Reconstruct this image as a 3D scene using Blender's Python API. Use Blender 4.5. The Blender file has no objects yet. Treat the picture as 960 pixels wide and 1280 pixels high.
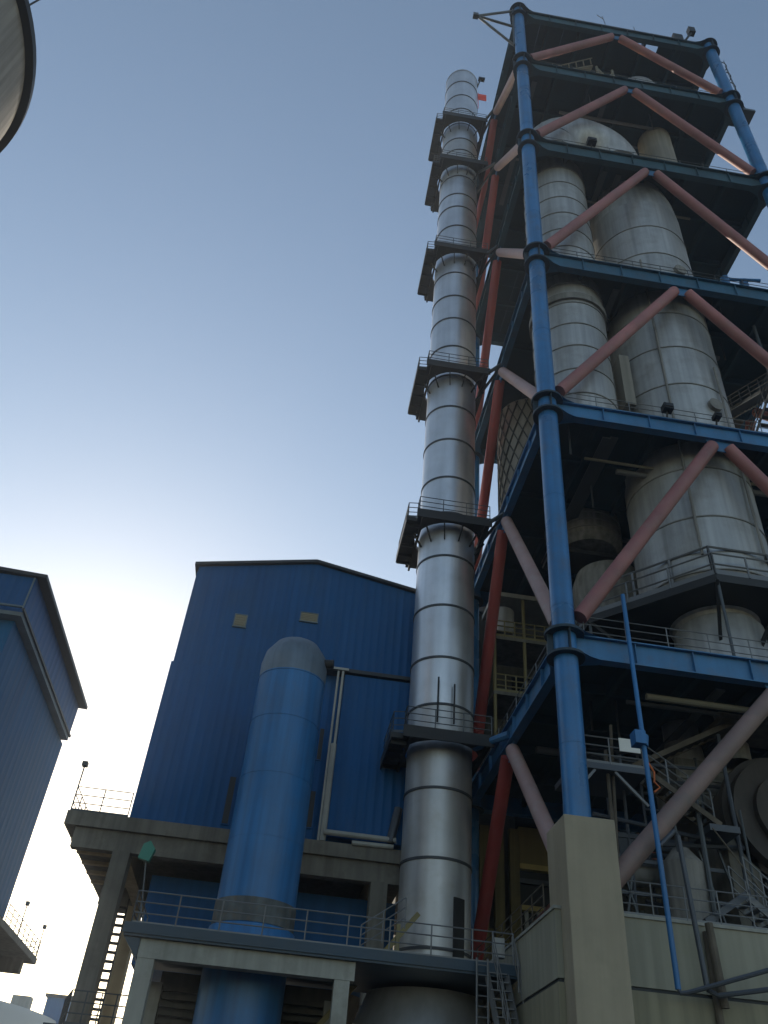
import bpy, bmesh, math, random
from mathutils import Vector, Matrix
random.seed(7)
scn = bpy.context.scene
COL = scn.collection
R = math.radians

# ------------------------------------------------------------------ camera, sky, sun, exposure
cam = bpy.data.cameras.new("camera")
camo = bpy.data.objects.new("camera", cam)
COL.objects.link(camo)
cam.sensor_width = 36.0
cam.sensor_fit = 'AUTO'
cam.lens = 1040.0 / 1280.0 * 36.0
cam.clip_start = 0.1
cam.clip_end = 6000
rt = Vector((0.98755944, -0.13866288, 0.07415501))
up = Vector((-0.14525538, -0.62382252, 0.76794944))
fw = Vector((0.06022651, 0.76916713, 0.63620334))
m = Matrix((rt, up, -fw)).transposed().to_4x4()
m.translation = Vector((0, 0, 1.6))
camo.matrix_world = m
scn.camera = camo

SUN_EL, SUN_AZ = R(15.5), R(-14)          # azimuth from +Y towards +X
world = bpy.data.worlds.new("World")
scn.world = world
world.use_nodes = True
wn = world.node_tree
bg = wn.nodes["Background"]
sky = wn.nodes.new("ShaderNodeTexSky")
sky.sky_type = 'NISHITA'
sky.sun_disc = False
sky.sun_elevation = SUN_EL
sky.sun_rotation = SUN_AZ
sky.altitude = 50
sky.air_density = 1.1
sky.dust_density = 0.5
sky.ozone_density = 0.6
wn.links.new(sky.outputs[0], bg.inputs[0])
bg.inputs[1].default_value = 0.095

sl = bpy.data.lights.new("sun", 'SUN')
sl.energy = 2.2
sl.angle = R(0.5)
sl.color = (1.0, 0.9, 0.74)
so = bpy.data.objects.new("sun", sl)
COL.objects.link(so)
sd = Vector((math.sin(SUN_AZ) * math.cos(SUN_EL), math.cos(SUN_AZ) * math.cos(SUN_EL), math.sin(SUN_EL)))
so.rotation_euler = sd.to_track_quat('Z', 'Y').to_euler()
so.location = (0, 0, 200)
scn.view_settings.view_transform = 'Standard'
scn.view_settings.look = 'None'
scn.view_settings.exposure = 1.0
scn.view_settings.gamma = 1.0

# ------------------------------------------------------------------ materials
def mat(name, col, rough=0.6, metal=0.0, var=0.25, scale=0.6, streak=0.0, bump=0.0, dirt=None, dirt_amt=0.0, rnd=0.0, spec=None):
    mt = bpy.data.materials.new(name)
    mt.use_nodes = True
    nt = mt.node_tree
    N, L = nt.nodes, nt.links
    b = N["Principled BSDF"]
    tc = N.new("ShaderNodeTexCoord")
    n1 = N.new("ShaderNodeTexNoise")
    n1.inputs["Scale"].default_value = scale
    n1.inputs["Detail"].default_value = 6
    L.new(tc.outputs["Object"], n1.inputs["Vector"])
    mr = N.new("ShaderNodeMapRange")
    mr.inputs[1].default_value = 0.3
    mr.inputs[2].default_value = 0.7
    mr.inputs[3].default_value = 1 - var
    mr.inputs[4].default_value = 1 + var
    L.new(n1.outputs[0], mr.inputs[0])
    val = mr.outputs[0]
    if streak > 0:
        mp = N.new("ShaderNodeMapping")
        mp.inputs["Scale"].default_value = (3.2, 3.2, 0.12)
        L.new(tc.outputs["Object"], mp.inputs[0])
        n2 = N.new("ShaderNodeTexNoise")
        n2.inputs["Scale"].default_value = 1.0
        n2.inputs["Detail"].default_value = 5
        L.new(mp.outputs[0], n2.inputs["Vector"])
        m2 = N.new("ShaderNodeMapRange")
        m2.inputs[1].default_value = 0.35
        m2.inputs[2].default_value = 0.7
        m2.inputs[3].default_value = 1 + streak * 0.5
        m2.inputs[4].default_value = 1 - streak
        L.new(n2.outputs[0], m2.inputs[0])
        mu = N.new("ShaderNodeMath")
        mu.operation = 'MULTIPLY'
        L.new(val, mu.inputs[0])
        L.new(m2.outputs[0], mu.inputs[1])
        val = mu.outputs[0]
    if rnd > 0:
        oi = N.new("ShaderNodeObjectInfo")
        m3 = N.new("ShaderNodeMapRange")
        m3.inputs[3].default_value = 1 - rnd
        m3.inputs[4].default_value = 1 + rnd
        L.new(oi.outputs["Random"], m3.inputs[0])
        mu = N.new("ShaderNodeMath")
        mu.operation = 'MULTIPLY'
        L.new(val, mu.inputs[0])
        L.new(m3.outputs[0], mu.inputs[1])
        val = mu.outputs[0]
    vm = N.new("ShaderNodeVectorMath")
    vm.operation = 'SCALE'
    vm.inputs[0].default_value = col
    L.new(val, vm.inputs["Scale"])
    out = vm.outputs[0]
    if dirt:
        n4 = N.new("ShaderNodeTexNoise")
        n4.inputs["Scale"].default_value = scale * 2.3
        n4.inputs["Detail"].default_value = 8
        n4.inputs["Roughness"].default_value = 0.65
        L.new(tc.outputs["Object"], n4.inputs["Vector"])
        m4 = N.new("ShaderNodeMapRange")
        m4.inputs[1].default_value = 0.5
        m4.inputs[2].default_value = 0.72
        m4.inputs[3].default_value = 0
        m4.inputs[4].default_value = dirt_amt
        L.new(n4.outputs[0], m4.inputs[0])
        mx = N.new("ShaderNodeMix")
        mx.data_type = 'RGBA'
        L.new(m4.outputs[0], mx.inputs[0])
        L.new(out, mx.inputs[6])
        mx.inputs[7].default_value = (*dirt, 1)
        out = mx.outputs[2]
    L.new(out, b.inputs["Base Color"])
    b.inputs["Metallic"].default_value = metal
    m5 = N.new("ShaderNodeMapRange")
    m5.inputs[3].default_value = max(0.05, rough - 0.1)
    m5.inputs[4].default_value = min(1, rough + 0.1)
    L.new(n1.outputs[0], m5.inputs[0])
    L.new(m5.outputs[0], b.inputs["Roughness"])
    if spec is not None:
        b.inputs["Specular IOR Level"].default_value = spec
    if bump > 0:
        n6 = N.new("ShaderNodeTexNoise")
        n6.inputs["Scale"].default_value = 2.2
        n6.inputs["Detail"].default_value = 4
        L.new(tc.outputs["Object"], n6.inputs["Vector"])
        bp = N.new("ShaderNodeBump")
        bp.inputs["Strength"].default_value = bump
        bp.inputs["Distance"].default_value = 0.1
        L.new(n6.outputs[0], bp.inputs["Height"])
        L.new(bp.outputs[0], b.inputs["Normal"])
    return mt

M = {}
M['blue_steel'] = mat('blue_paint', (0.03, 0.15, 0.36), 0.30, 0, 0.18, 0.5, 0.22, 0.012, (0.10, 0.09, 0.08), 0.35)
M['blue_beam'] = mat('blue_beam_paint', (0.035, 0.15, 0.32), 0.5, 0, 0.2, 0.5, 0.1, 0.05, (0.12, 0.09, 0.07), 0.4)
M['beam_dark'] = mat('dark_teal_beam_paint', (0.016, 0.06, 0.085), 0.6, 0, 0.25, 0.5, 0.1, 0.05, (0.03, 0.04, 0.045), 0.5)  # darker beam colour for the upper levels
M['beam_mid'] = mat('mid_blue_beam_paint', (0.022, 0.095, 0.17), 0.55, 0, 0.22, 0.5, 0.1, 0.05, (0.05, 0.055, 0.06), 0.5)
M['collar'] = mat('dark_collar_paint', (0.012, 0.03, 0.05), 0.6, 0, 0.2)
M['frame_beige'] = mat('dusty_steel', (0.21, 0.195, 0.15), 0.7, 0.1, 0.15)
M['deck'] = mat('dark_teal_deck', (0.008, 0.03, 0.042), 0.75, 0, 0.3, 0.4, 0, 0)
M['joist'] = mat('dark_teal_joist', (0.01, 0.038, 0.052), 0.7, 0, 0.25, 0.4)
M['red'] = mat('faded_red_paint', (0.29, 0.115, 0.11), 0.55, 0, 0.22, 0.7, 0.0, 0.04, (0.25, 0.16, 0.14), 0.5, 0.1)
M['red_strong'] = mat('red_paint', (0.27, 0.042, 0.036), 0.5, 0, 0.15, 0.7, 0, 0.04, (0.2, 0.08, 0.07), 0.3, 0.06)
M['drab'] = mat('grimy_red_paint', (0.20, 0.135, 0.125), 0.6, 0, 0.2, 0.7, 0, 0.04, (0.14, 0.12, 0.115), 0.7)
M['pink'] = mat('sky_glare_red_paint', (0.33, 0.215, 0.205), 0.55, 0, 0.15, 0.7, 0, 0.04, (0.34, 0.3, 0.29), 0.6, 0.08)  # sky glare on the near left-side brace legs, put into the colour
M['galv'] = mat('aluminium_cladding', (0.60, 0.605, 0.63), 0.40, 0.8, 0.10, 0.5, 0.08, 0.02, (0.40, 0.37, 0.34), 0.25, 0.07)
M['galv_dull'] = mat('dull_aluminium_cladding', (0.44, 0.44, 0.45), 0.46, 0.65, 0.14, 0.5, 0.09, 0.03, (0.3, 0.27, 0.23), 0.4, 0.06)
M['band'] = mat('dark_band', (0.05, 0.055, 0.065), 0.55, 0.3, 0.2)
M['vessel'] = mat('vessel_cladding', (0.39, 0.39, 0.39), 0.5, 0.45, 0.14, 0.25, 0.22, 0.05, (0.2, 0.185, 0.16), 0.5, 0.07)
M['vessel_dark'] = mat('dark_vessel_coating', (0.2, 0.19, 0.175), 0.7, 0, 0.25, 0.4, 0.4, 0.06, (0.09, 0.08, 0.07), 0.6)  # darker colour than the pale vessel cladding
M['drab_beige'] = mat('drab_beige_cladding', (0.26, 0.24, 0.205), 0.7, 0.1, 0.15, 0.4, 0.2, 0.03)
M['frame_beige'] = mat('dusty_steel', (0.21, 0.195, 0.15), 0.7, 0.1, 0.15)
M['seam'] = mat('vessel_seam', (0.22, 0.215, 0.20), 0.7)
M['black'] = mat('black_steel', (0.012, 0.012, 0.014), 0.6, 0, 0.3, 0.8)
M['rail'] = mat('grey_rail_paint', (0.15, 0.155, 0.165), 0.5, 0.2, 0.15)
M['rail_dark'] = mat('dark_rail_paint', (0.06, 0.07, 0.08), 0.5, 0.1, 0.15)
M['rail_yellow'] = mat('yellow_rail_paint', (0.19, 0.155, 0.06), 0.55, 0, 0.15)
M['clad'] = mat('blue_cladding', (0.007, 0.08, 0.235), 0.6, 0, 0.12, 0.25, 0.14, 0.0, (0.025, 0.085, 0.19), 0.4, 0.0, 0.2)
M['clad2'] = mat('pale_blue_cladding', (0.009, 0.105, 0.25), 0.7, 0, 0.12, 0.25, 0.16, 0.0, (0.02, 0.11, 0.22), 0.4, 0.0, 0.2)
M['roof'] = mat('dark_roof_sheet', (0.018, 0.022, 0.028), 0.6)
M['flash'] = mat('roof_flashing', (0.009, 0.032, 0.06), 0.5)
M['soffit'] = mat('soffit_sheet', (0.12, 0.17, 0.2), 0.6)
M['pipe_blue'] = mat('blue_duct_paint', (0.015, 0.13, 0.34), 0.45, 0, 0.15, 0.4, 0.25, 0.02, (0.05, 0.12, 0.24), 0.4)
M['pipe_cap'] = mat('bare_grey_cap', (0.12, 0.165, 0.22), 0.5, 0.2, 0.2, 0.6, 0.2, 0.03, (0.15, 0.18, 0.22), 0.5)
M['rust'] = mat('rusty_plinth', (0.10, 0.082, 0.062), 0.8, 0, 0.3, 1.5, 0.3, 0.1, (0.1, 0.08, 0.06), 0.6)
M['stain'] = mat('stained_blue_band', (0.085, 0.095, 0.10), 0.75, 0, 0.3, 1.6, 0.3, 0.05, (0.13, 0.09, 0.05), 0.7)
M['conc'] = mat('beige_concrete', (0.30, 0.258, 0.19), 0.85, 0, 0.10, 0.5, 0.10, 0.08, (0.22, 0.20, 0.15), 0.4)
M['conc_grey'] = mat('grey_concrete', (0.28, 0.28, 0.255), 0.85, 0, 0.14, 0.7, 0.2, 0.1, (0.17, 0.165, 0.14), 0.5)
M['conc_dark'] = mat('stained_concrete', (0.15, 0.14, 0.12), 0.88, 0, 0.2, 0.7, 0.3, 0.1, (0.08, 0.07, 0.055), 0.6)
M['conc_warm'] = mat('warm_lit_concrete', (0.42, 0.33, 0.2), 0.85, 0, 0.15, 0.6, 0.2, 0.08, (0.28, 0.2, 0.11), 0.5)  # warm sunlight on underslab beams and rear leg, put into the colour
M['wall_beige'] = mat('beige_render', (0.26, 0.25, 0.20), 0.85, 0, 0.10, 0.4, 0.16, 0.05, (0.25, 0.25, 0.17), 0.4)
M['wall_ochre'] = mat('ochre_render', (0.235, 0.215, 0.15), 0.85, 0, 0.12, 0.4, 0.2, 0.05, (0.22, 0.2, 0.12), 0.4)
M['wall_rear'] = mat('sooty_rear_wall', (0.07, 0.065, 0.05), 0.9, 0, 0.3, 0.3, 0.3, 0.05, (0.03, 0.03, 0.028), 0.6)
M['yellow_wall'] = mat('yellow_render', (0.17, 0.135, 0.055), 0.85, 0, 0.15, 0.4, 0.25, 0.05, (0.2, 0.15, 0.06), 0.5)
M['lit_sill'] = mat('ochre_sill', (0.42, 0.32, 0.12), 0.8, 0, 0.15)
M['white'] = mat('white_paint', (0.7, 0.7, 0.68), 0.5, 0, 0.06)
M['pale'] = mat('pale_trim', (0.30, 0.30, 0.28), 0.55, 0, 0.15, 1.0, 0.1, 0, (0.28, 0.26, 0.22), 0.4)
M['beige_win'] = mat('beige_shutter', (0.25, 0.225, 0.16), 0.7, 0, 0.12, 2.0)
M['green'] = mat('green_lamp_paint', (0.02, 0.17, 0.125), 0.5)
M['orange'] = mat('orange_hose', (0.5, 0.12, 0.03), 0.6)
M['flag'] = mat('red_flag', (0.7, 0.06, 0.03), 0.7)
M['glass'] = mat('dark_glass', (0.01, 0.012, 0.015), 0.2)
M['brown'] = mat('brown_kiln_steel', (0.052, 0.042, 0.036), 0.7, 0.1, 0.3, 0.8, 0.2, 0.1, (0.04, 0.03, 0.025), 0.6)
M['grey_pipe'] = mat('grey_conduit', (0.06, 0.068, 0.085), 0.5, 0.3, 0.2)
M['mesh'] = mat('wire_mesh', (0.05, 0.05, 0.045), 0.6, 0.2, 0.2)
M['ground'] = mat('dusty_yard', (0.085, 0.075, 0.062), 0.95, 0, 0.2, 0.05, 0, 0.05, (0.05, 0.045, 0.038), 0.5)
M['silo'] = mat('silo_concrete', (0.30, 0.27, 0.24), 0.85, 0, 0.14, 0.25, 0.25, 0.05, (0.2, 0.17, 0.14), 0.5)
M['dome'] = mat('pale_dome_sheet', (0.5, 0.5, 0.48), 0.6, 0, 0.1, 0.05)

# ------------------------------------------------------------------ mesh helpers
class MB:
    def __init__(s): s.bm = bmesh.new()
    def box(s, x0, x1, y0, y1, z0, z1):
        v = [s.bm.verts.new((x, y, z)) for z in (z0, z1) for y in (y0, y1) for x in (x0, x1)]
        for f in ((0, 2, 3, 1), (4, 5, 7, 6), (0, 1, 5, 4), (2, 6, 7, 3), (0, 4, 6, 2), (1, 3, 7, 5)):
            s.bm.faces.new([v[i] for i in f])
        return s
    def tube(s, a, b, r, n=8, r2=None, caps=True):
        a, b = Vector(a), Vector(b)
        d = b - a
        if d.length < 1e-6: return s
        q = d.to_track_quat('Z', 'Y')
        r2 = r if r2 is None else r2
        ra, rb = [], []
        for i in range(n):
            t = 2 * math.pi * (i + .5) / n
            o = Vector((math.cos(t), math.sin(t), 0))
            ra.append(s.bm.verts.new(a + q @ (o * r)))
            rb.append(s.bm.verts.new(b + q @ (o * r2)))
        for i in range(n):
            j = (i + 1) % n
            f = s.bm.faces.new((ra[i], ra[j], rb[j], rb[i]))
            f.smooth = n > 6
        if caps:
            s.bm.faces.new(ra[::-1]); s.bm.faces.new(rb)
        return s
    def bar(s, a, b, w, h, upv=(0, 0, 1)):
        """rectangular bar from a to b, width w across, height h along up"""
        a, b = Vector(a), Vector(b)
        d = (b - a).normalized()
        u = Vector(upv)
        sd_ = d.cross(u)
        if sd_.length < 1e-4: sd_ = d.cross(Vector((0, 1, 0)))
        sd_.normalize()
        u = sd_.cross(d).normalized()
        v = []
        for p in (a, b):
            for (i, j) in ((-1, -1), (1, -1), (1, 1), (-1, 1)):
                v.append(s.bm.verts.new(p + sd_ * (i * w / 2) + u * (j * h / 2)))
        for f in ((3, 2, 1, 0), (4, 5, 6, 7), (0, 1, 5, 4), (1, 2, 6, 5), (2, 3, 7, 6), (3, 0, 4, 7)):
            s.bm.faces.new([v[i] for i in f])
        return s
    def lathe(s, prof, cx=0, cy=0, n=48, a0=0, a1=360, closed=True):
        """prof: list of (r, z)"""
        full = abs(a1 - a0 - 360) < 1e-3
        cnt = n if full else n + 1
        rings = []
        for (r, z) in prof:
            if r < 1e-5:
                rings.append([s.bm.verts.new((cx, cy, z))])
            else:
                rings.append([s.bm.verts.new((cx + r * math.cos(R(a0 + (a1 - a0) * i / n)), cy + r * math.sin(R(a0 + (a1 - a0) * i / n)), z)) for i in range(cnt)])
        for k in range(len(rings) - 1):
            A, B_ = rings[k], rings[k + 1]
            for i in range(n):
                j = (i + 1) % cnt if full else i + 1
                if len(A) == 1 and len(B_) == 1: continue
                if len(A) == 1: f = (A[0], B_[j], B_[i])
                elif len(B_) == 1: f = (A[i], A[j], B_[0])
                else: f = (A[i], A[j], B_[j], B_[i])
                ff = s.bm.faces.new(f); ff.smooth = True
        return s
    def sweep(s, pts, r, n=20, caps=True):
        pts = [Vector(p) for p in pts]
        rings = []
        prev = None
        for i, p in enumerate(pts):
            t = (pts[min(i + 1, len(pts) - 1)] - pts[max(i - 1, 0)]).normalized()
            if prev is None:
                x = t.orthogonal().normalized()
            else:
                x = (prev - t * prev.dot(t)).normalized()
            prev = x
            y = t.cross(x)
            rr = r[i] if isinstance(r, (list, tuple)) else r
            rings.append([s.bm.verts.new(p + (x * math.cos(2 * math.pi * k / n) + y * math.sin(2 * math.pi * k / n)) * rr) for k in range(n)])
        for a, b in zip(rings, rings[1:]):
            for k in range(n):
                j = (k + 1) % n
                f = s.bm.faces.new((a[k], a[j], b[j], b[k])); f.smooth = n > 6
        if caps:
            s.bm.faces.new(rings[0][::-1]); s.bm.faces.new(rings[-1])
        return s
    def prism(s, poly, axis, c0, c1):
        """poly in the two remaining axes, extruded along axis from c0 to c1"""
        def P(u, v, c):
            return {'x': (c, u, v), 'y': (u, c, v), 'z': (u, v, c)}[axis]
        a = [s.bm.verts.new(P(u, v, c0)) for u, v in poly]
        b = [s.bm.verts.new(P(u, v, c1)) for u, v in poly]
        n = len(poly)
        for i in range(n):
            j = (i + 1) % n
            s.bm.faces.new((a[i], a[j], b[j], b[i]))
        s.bm.faces.new(a[::-1]); s.bm.faces.new(b)
        return s
    def build(s, name, mt, parent=None, label=None, bevel=0.0, kind=None):
        bmesh.ops.recalc_face_normals(s.bm, faces=s.bm.faces)
        off = Vector((0, 0, 0))
        p = parent
        while p is not None:
            off += Vector(p.location); p = p.parent
        bmesh.ops.translate(s.bm, verts=s.bm.verts, vec=-off)
        me = bpy.data.meshes.new(name)
        s.bm.to_mesh(me); s.bm.free()
        try: me.set_sharp_from_angle(angle=R(35))
        except Exception: pass
        me.materials.append(M[mt])
        o = bpy.data.objects.new(name, me)
        COL.objects.link(o)
        if parent is not None: o.parent = parent
        if label: o['label'] = label
        if kind: o['kind'] = kind
        if bevel > 0:
            bv = o.modifiers.new("bevel", 'BEVEL'); bv.width = bevel; bv.segments = 2; bv.limit_method = 'ANGLE'
        return o

def thing(name, label, cat, loc=(0, 0, 0), group=None):
    o = bpy.data.objects.new(name, None)
    COL.objects.link(o)
    o.location = loc
    o.empty_display_size = 0.5
    o['label'] = label; o['category'] = cat
    if group: o['group'] = group
    return o
def tag(o, label, cat, group=None):
    o['label'] = label; o['category'] = cat
    if group: o['group'] = group
    return o
def dup(o, parent, loc, rot=None):
    c = o.copy(); COL.objects.link(c); c.parent = parent; c.location = loc
    if rot is not None: c.rotation_euler = rot
    return c

def rail_mb(pts, h=1.1, rails=(0.38, 0.74, 1.1), sp=1.5, r=0.022, mb=None, kick=0.12):
    mb = mb or MB()
    for a, b in zip(pts, pts[1:]):
        a, b = Vector(a), Vector(b)
        L_ = (b - a).length
        n = max(1, round(L_ / sp))
        for i in range(n + 1):
            p = a.lerp(b, i / n)
            mb.tube(p, p + Vector((0, 0, h)), r * 1.15, 5)
        for z in rails:
            mb.tube(a + Vector((0, 0, z)), b + Vector((0, 0, z)), r, 5)
        if kick:
            mb.bar(a + Vector((0, 0, kick / 2)), b + Vector((0, 0, kick / 2)), 0.012, kick)
    return mb
def stair_mb(a, b, w, n, side=(0, 1, 0), tread=0.26, mb=None):
    """open-tread stair from a (bottom) to b (top)"""
    mb = mb or MB()
    a, b, sv = Vector(a), Vector(b), Vector(side).normalized() * w / 2
    for sgn in (-1, 1):
        mb.bar(a + sv * sgn, b + sv * sgn, 0.05, 0.22)
    run = (b - a); run.z = 0
    dr = run.normalized() if run.length > 1e-3 else Vector((1, 0, 0))
    for i in range(1, n):
        p = a.lerp(b, i / n)
        mb.bar(p - sv, p + sv, tread, 0.04)
    return mb

# ------------------------------------------------------------------ ground
g = MB()
g.box(-2500, 2500, -2500, 2500, -0.5, 0.0)
o = g.build('ground', 'ground'); o['kind'] = 'structure'

# ------------------------------------------------------------------ preheater tower
XL, XR, YF, YB = 9.95, 27.8, 28.0, 45.3
XM, YM = (XL + XR) / 2, (YF + YB) / 2
LV = [(19.75, 1.05), (33.55, 1.0), (46.85, 1.25), (61.3, 1.5), (74.5, 1.5), (85.2, 1.5)]   # top of beam, depth
CR = 0.475
BASE_Z = 9.3
tower = thing('preheater_tower', 'tall open steel tower with blue columns, dark floors and faded red cross braces', 'tower', (XM, YM, 0))
# columns
for (x, y, z0) in ((XL, YF, 12.1), (XR, YF, BASE_Z), (XL, YB, BASE_Z), (XR, YB, BASE_Z)):
    MB().tube((x, y, z0), (x, y, 85.25), CR, 28).build('column', 'blue_steel', tower)
for (x, y) in ((XL, YF), (XR, YF)):
    for z in range(15, 84, 6):
        MB().lathe([(CR - .01, z - .02), (CR + .012, z - .02), (CR + .012, z + .02), (CR - .01, z + .02)], x, y, 28).build('weld_band', 'blue_steel', tower)
# collars (two ring flanges and the sleeve between them), cap on top
for (zt, d) in LV:
    c = MB()
    zb = zt - d
    last = zt > 85
    c.lathe([(CR - .02, zt - .07), (0.80, zt - .07), (0.80, zt + .05), (CR - .02, zt + .05)], 0, 0, 28)
    c.lathe([(CR - .02, zb - .07), (0.76, zb - .07), (0.76, zb + .04), (CR - .02, zb + .04)], 0, 0, 28)
    for k in range(4):
        t = 2 * math.pi * k / 4
        u = Vector((math.cos(t), math.sin(t), 0))
        c.bar(u * 0.60 + Vector((0, 0, zb)), u * 0.60 + Vector((0, 0, zt)), 0.03, 0.26, u)
    if last:
        c.lathe([(0.72, zt + .05), (0.6, zt + .35), (0.3, zt + .55), (0, zt + .6)], 0, 0, 24)
    first = c.build('collar', 'collar', tower)
    base = first.location.copy()
    first.location = (XL - XM, YF - YM, 0)
    # vertices were shifted by -tower.location; undo by moving the mesh back
    for v in first.data.vertices: v.co += Vector((XM, YM, 0))
    for (x, y) in ((XR, YF), (XL, YB), (XR, YB)):
        dup(first, tower, (x - XM, y - YM, 0))
# beams
def ibeam(a, b, zt, d, w=0.42, stiff=2.2):
    a, b = Vector((a[0], a[1], 0)), Vector((b[0], b[1], 0))
    mb = MB()
    z = Vector((0, 0, 1))
    dirv = (b - a).normalized()
    side = dirv.cross(z)
    mb.bar(a + z * (zt - d / 2), b + z * (zt - d / 2), 0.06, d - 0.1)
    mb.bar(a + z * (zt - .025), b + z * (zt - .025), w, 0.05)
    mb.bar(a + z * (zt - d + .025), b + z * (zt - d + .025), w, 0.05)
    n = int((b - a).length / stiff)
    for i in range(1, n):
        p = a.lerp(b, i / n)
        mb.bar(p + z * (zt - d + .06), p + z * (zt - .06), 0.03, w - .06, side)
    # haunch plates widening towards the collars
    for e, sgn in ((a, 1), (b, -1)):
        for zz in (zt - .02, zt - d + .02):
            p0 = e + dirv * sgn * 0.0
            vs = []
            for (t, hw) in ((0, 0.62), (0.45, 0.36), (0.9, 0.22)):
                vs.append((p0 + dirv * sgn * t, hw))
            for dz in (0.034,):
                quad = []
                L_ = [mb.bm.verts.new(p + side * hw + z * (zz + dz * (1 if zz > zt - .1 else -1))) for p, hw in vs]
                R_ = [mb.bm.verts.new(p - side * hw + z * (zz + dz * (1 if zz > zt - .1 else -1))) for p, hw in vs]
                for k in range(2):
                    mb.bm.faces.new((L_[k], L_[k + 1], R_[k + 1], R_[k]))
    return mb
for i, (zt, d) in enumerate(LV):
    k = CR
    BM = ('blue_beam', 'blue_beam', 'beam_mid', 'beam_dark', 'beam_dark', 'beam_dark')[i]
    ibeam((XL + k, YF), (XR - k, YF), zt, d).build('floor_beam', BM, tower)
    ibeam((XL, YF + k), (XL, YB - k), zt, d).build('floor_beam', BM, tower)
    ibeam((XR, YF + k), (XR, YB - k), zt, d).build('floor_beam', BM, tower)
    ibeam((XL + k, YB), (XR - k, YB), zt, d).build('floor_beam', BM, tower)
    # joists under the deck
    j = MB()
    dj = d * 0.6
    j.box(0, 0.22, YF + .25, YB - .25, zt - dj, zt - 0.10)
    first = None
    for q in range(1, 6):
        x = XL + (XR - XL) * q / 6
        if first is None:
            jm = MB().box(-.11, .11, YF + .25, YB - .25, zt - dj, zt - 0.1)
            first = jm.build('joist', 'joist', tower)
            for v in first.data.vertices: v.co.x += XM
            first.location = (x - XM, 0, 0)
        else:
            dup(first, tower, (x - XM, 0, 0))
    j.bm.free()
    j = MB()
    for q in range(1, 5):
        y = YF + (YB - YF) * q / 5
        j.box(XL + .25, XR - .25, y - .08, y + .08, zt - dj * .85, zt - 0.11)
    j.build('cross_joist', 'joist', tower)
    # deck plates, a hole left behind the front beam of the roof
    dk = MB()
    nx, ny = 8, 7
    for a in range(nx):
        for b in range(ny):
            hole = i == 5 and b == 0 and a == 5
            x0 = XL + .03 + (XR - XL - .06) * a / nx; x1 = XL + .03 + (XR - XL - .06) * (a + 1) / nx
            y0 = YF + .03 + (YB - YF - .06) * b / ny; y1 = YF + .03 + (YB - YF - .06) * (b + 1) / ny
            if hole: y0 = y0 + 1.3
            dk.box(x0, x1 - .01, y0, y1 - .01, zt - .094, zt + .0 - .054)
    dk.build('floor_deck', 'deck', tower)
    # railings on the front and left edge
    if i < 5:
        rm = rail_mb([(XL + .9, YF + .12, zt), (XR - .9, YF + .12, zt)], sp=1.7)
        rail_mb([(XL + .12, YF + .9, zt), (XL + .12, YB - .9, zt)], sp=1.7, mb=rm)
        rail_mb([(XR - .12, YF + .9, zt), (XR - .12, YB - .9, zt)], sp=1.7, mb=rm)
        rm.build('railing', 'rail_dark' if i > 1 else 'rail', tower)
    else:
        rail_mb([(XL + .9, YF + .1, zt), (XR - .9, YF + .1, zt)], h=1.0, rails=(.5, 1.0), sp=3.6, r=.018, kick=0).build('railing', 'rail_dark', tower)
# service pipes and cable trays hung under the decks
random.seed(21)
for i in range(0, 5):
    zt, d = LV[i]
    for k in range(4):
        y = random.uniform(YF + 1.2, YF + 9); zz = zt - d * .6 - random.uniform(.25, .8)
        xa_ = random.uniform(XL + .6, XL + 5); xb_ = xa_ + random.uniform(5, 11)
        MB().tube((xa_, y, zz), (min(xb_, XR - .5), y, zz), random.uniform(.07, .18), 10).build('service_pipe', random.choice(('frame_beige', 'grey_pipe', 'rail')), tower)
    for k in range(2):
        x = random.uniform(XL + 1, XL + 9); zz = zt - d * .6 - random.uniform(.2, .5)
        MB().box(x, x + .4, YF + .8, YF + 12, zz - .08, zz).build('cable_tray', 'rail_dark', tower)
    for k in range(3):
        x = random.uniform(XL + 1.5, XR - 2); y = random.uniform(YF + 1, YF + 6)
        MB().tube((x, y, zt - .1), (x, y, zt - d - random.uniform(.4, 1.6)), .05, 6).build('hanger', 'rail_dark', tower)
# braces
BR = 0.335
def vbrace(apex, feet, mats, rr=BR):
    for f, mt_ in zip(feet, mats):
        MB().tube(apex(f), f, rr, 18).build('brace', mt_, tower)
for i in range(0, 6):
    zt, d = LV[i]
    za = zt - d - 0.25
    zf = (LV[i - 1][0] + 0.95) if i > 0 else 10.0
    # front face
    MB().prism([(XM - .75, za + .3), (XM + .75, za + .3), (XM + .35, za - .45), (XM - .35, za - .45)], 'y', YF - .03, YF + .03).build('gusset_plate', 'blue_beam', tower)
    for sgn in (-1, 1):
        fx = XM + sgn * (XM - XL - .72)
        MB().tube((XM + sgn * .42, YF, za - .12), (fx, YF, zf), BR, 18).build('brace', 'red' if i else 'drab', tower)
    # rear face
    for sgn in (-1, 1):
        MB().tube((XM + sgn * .42, YB, za - .12), (XM + sgn * (XM - XL - .72), YB, zf), BR, 14).build('brace', 'red', tower)
    # side faces
    for X in (XL, XR):
        MB().prism([(YM - .75, za + .3), (YM + .75, za + .3), (YM + .35, za - .45), (YM - .35, za - .45)], 'x', X - .03, X + .03).build('gusset_plate', 'blue_beam', tower)
        for sgn in (-1, 1):
            MB().tube((X, YM + sgn * .42, za - .12), (X, YM + sgn * (YM - YF - .72), zf), BR, 18).build('brace', ('pink' if sgn < 0 else 'red_strong') if X == XL else 'red', tower)
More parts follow.
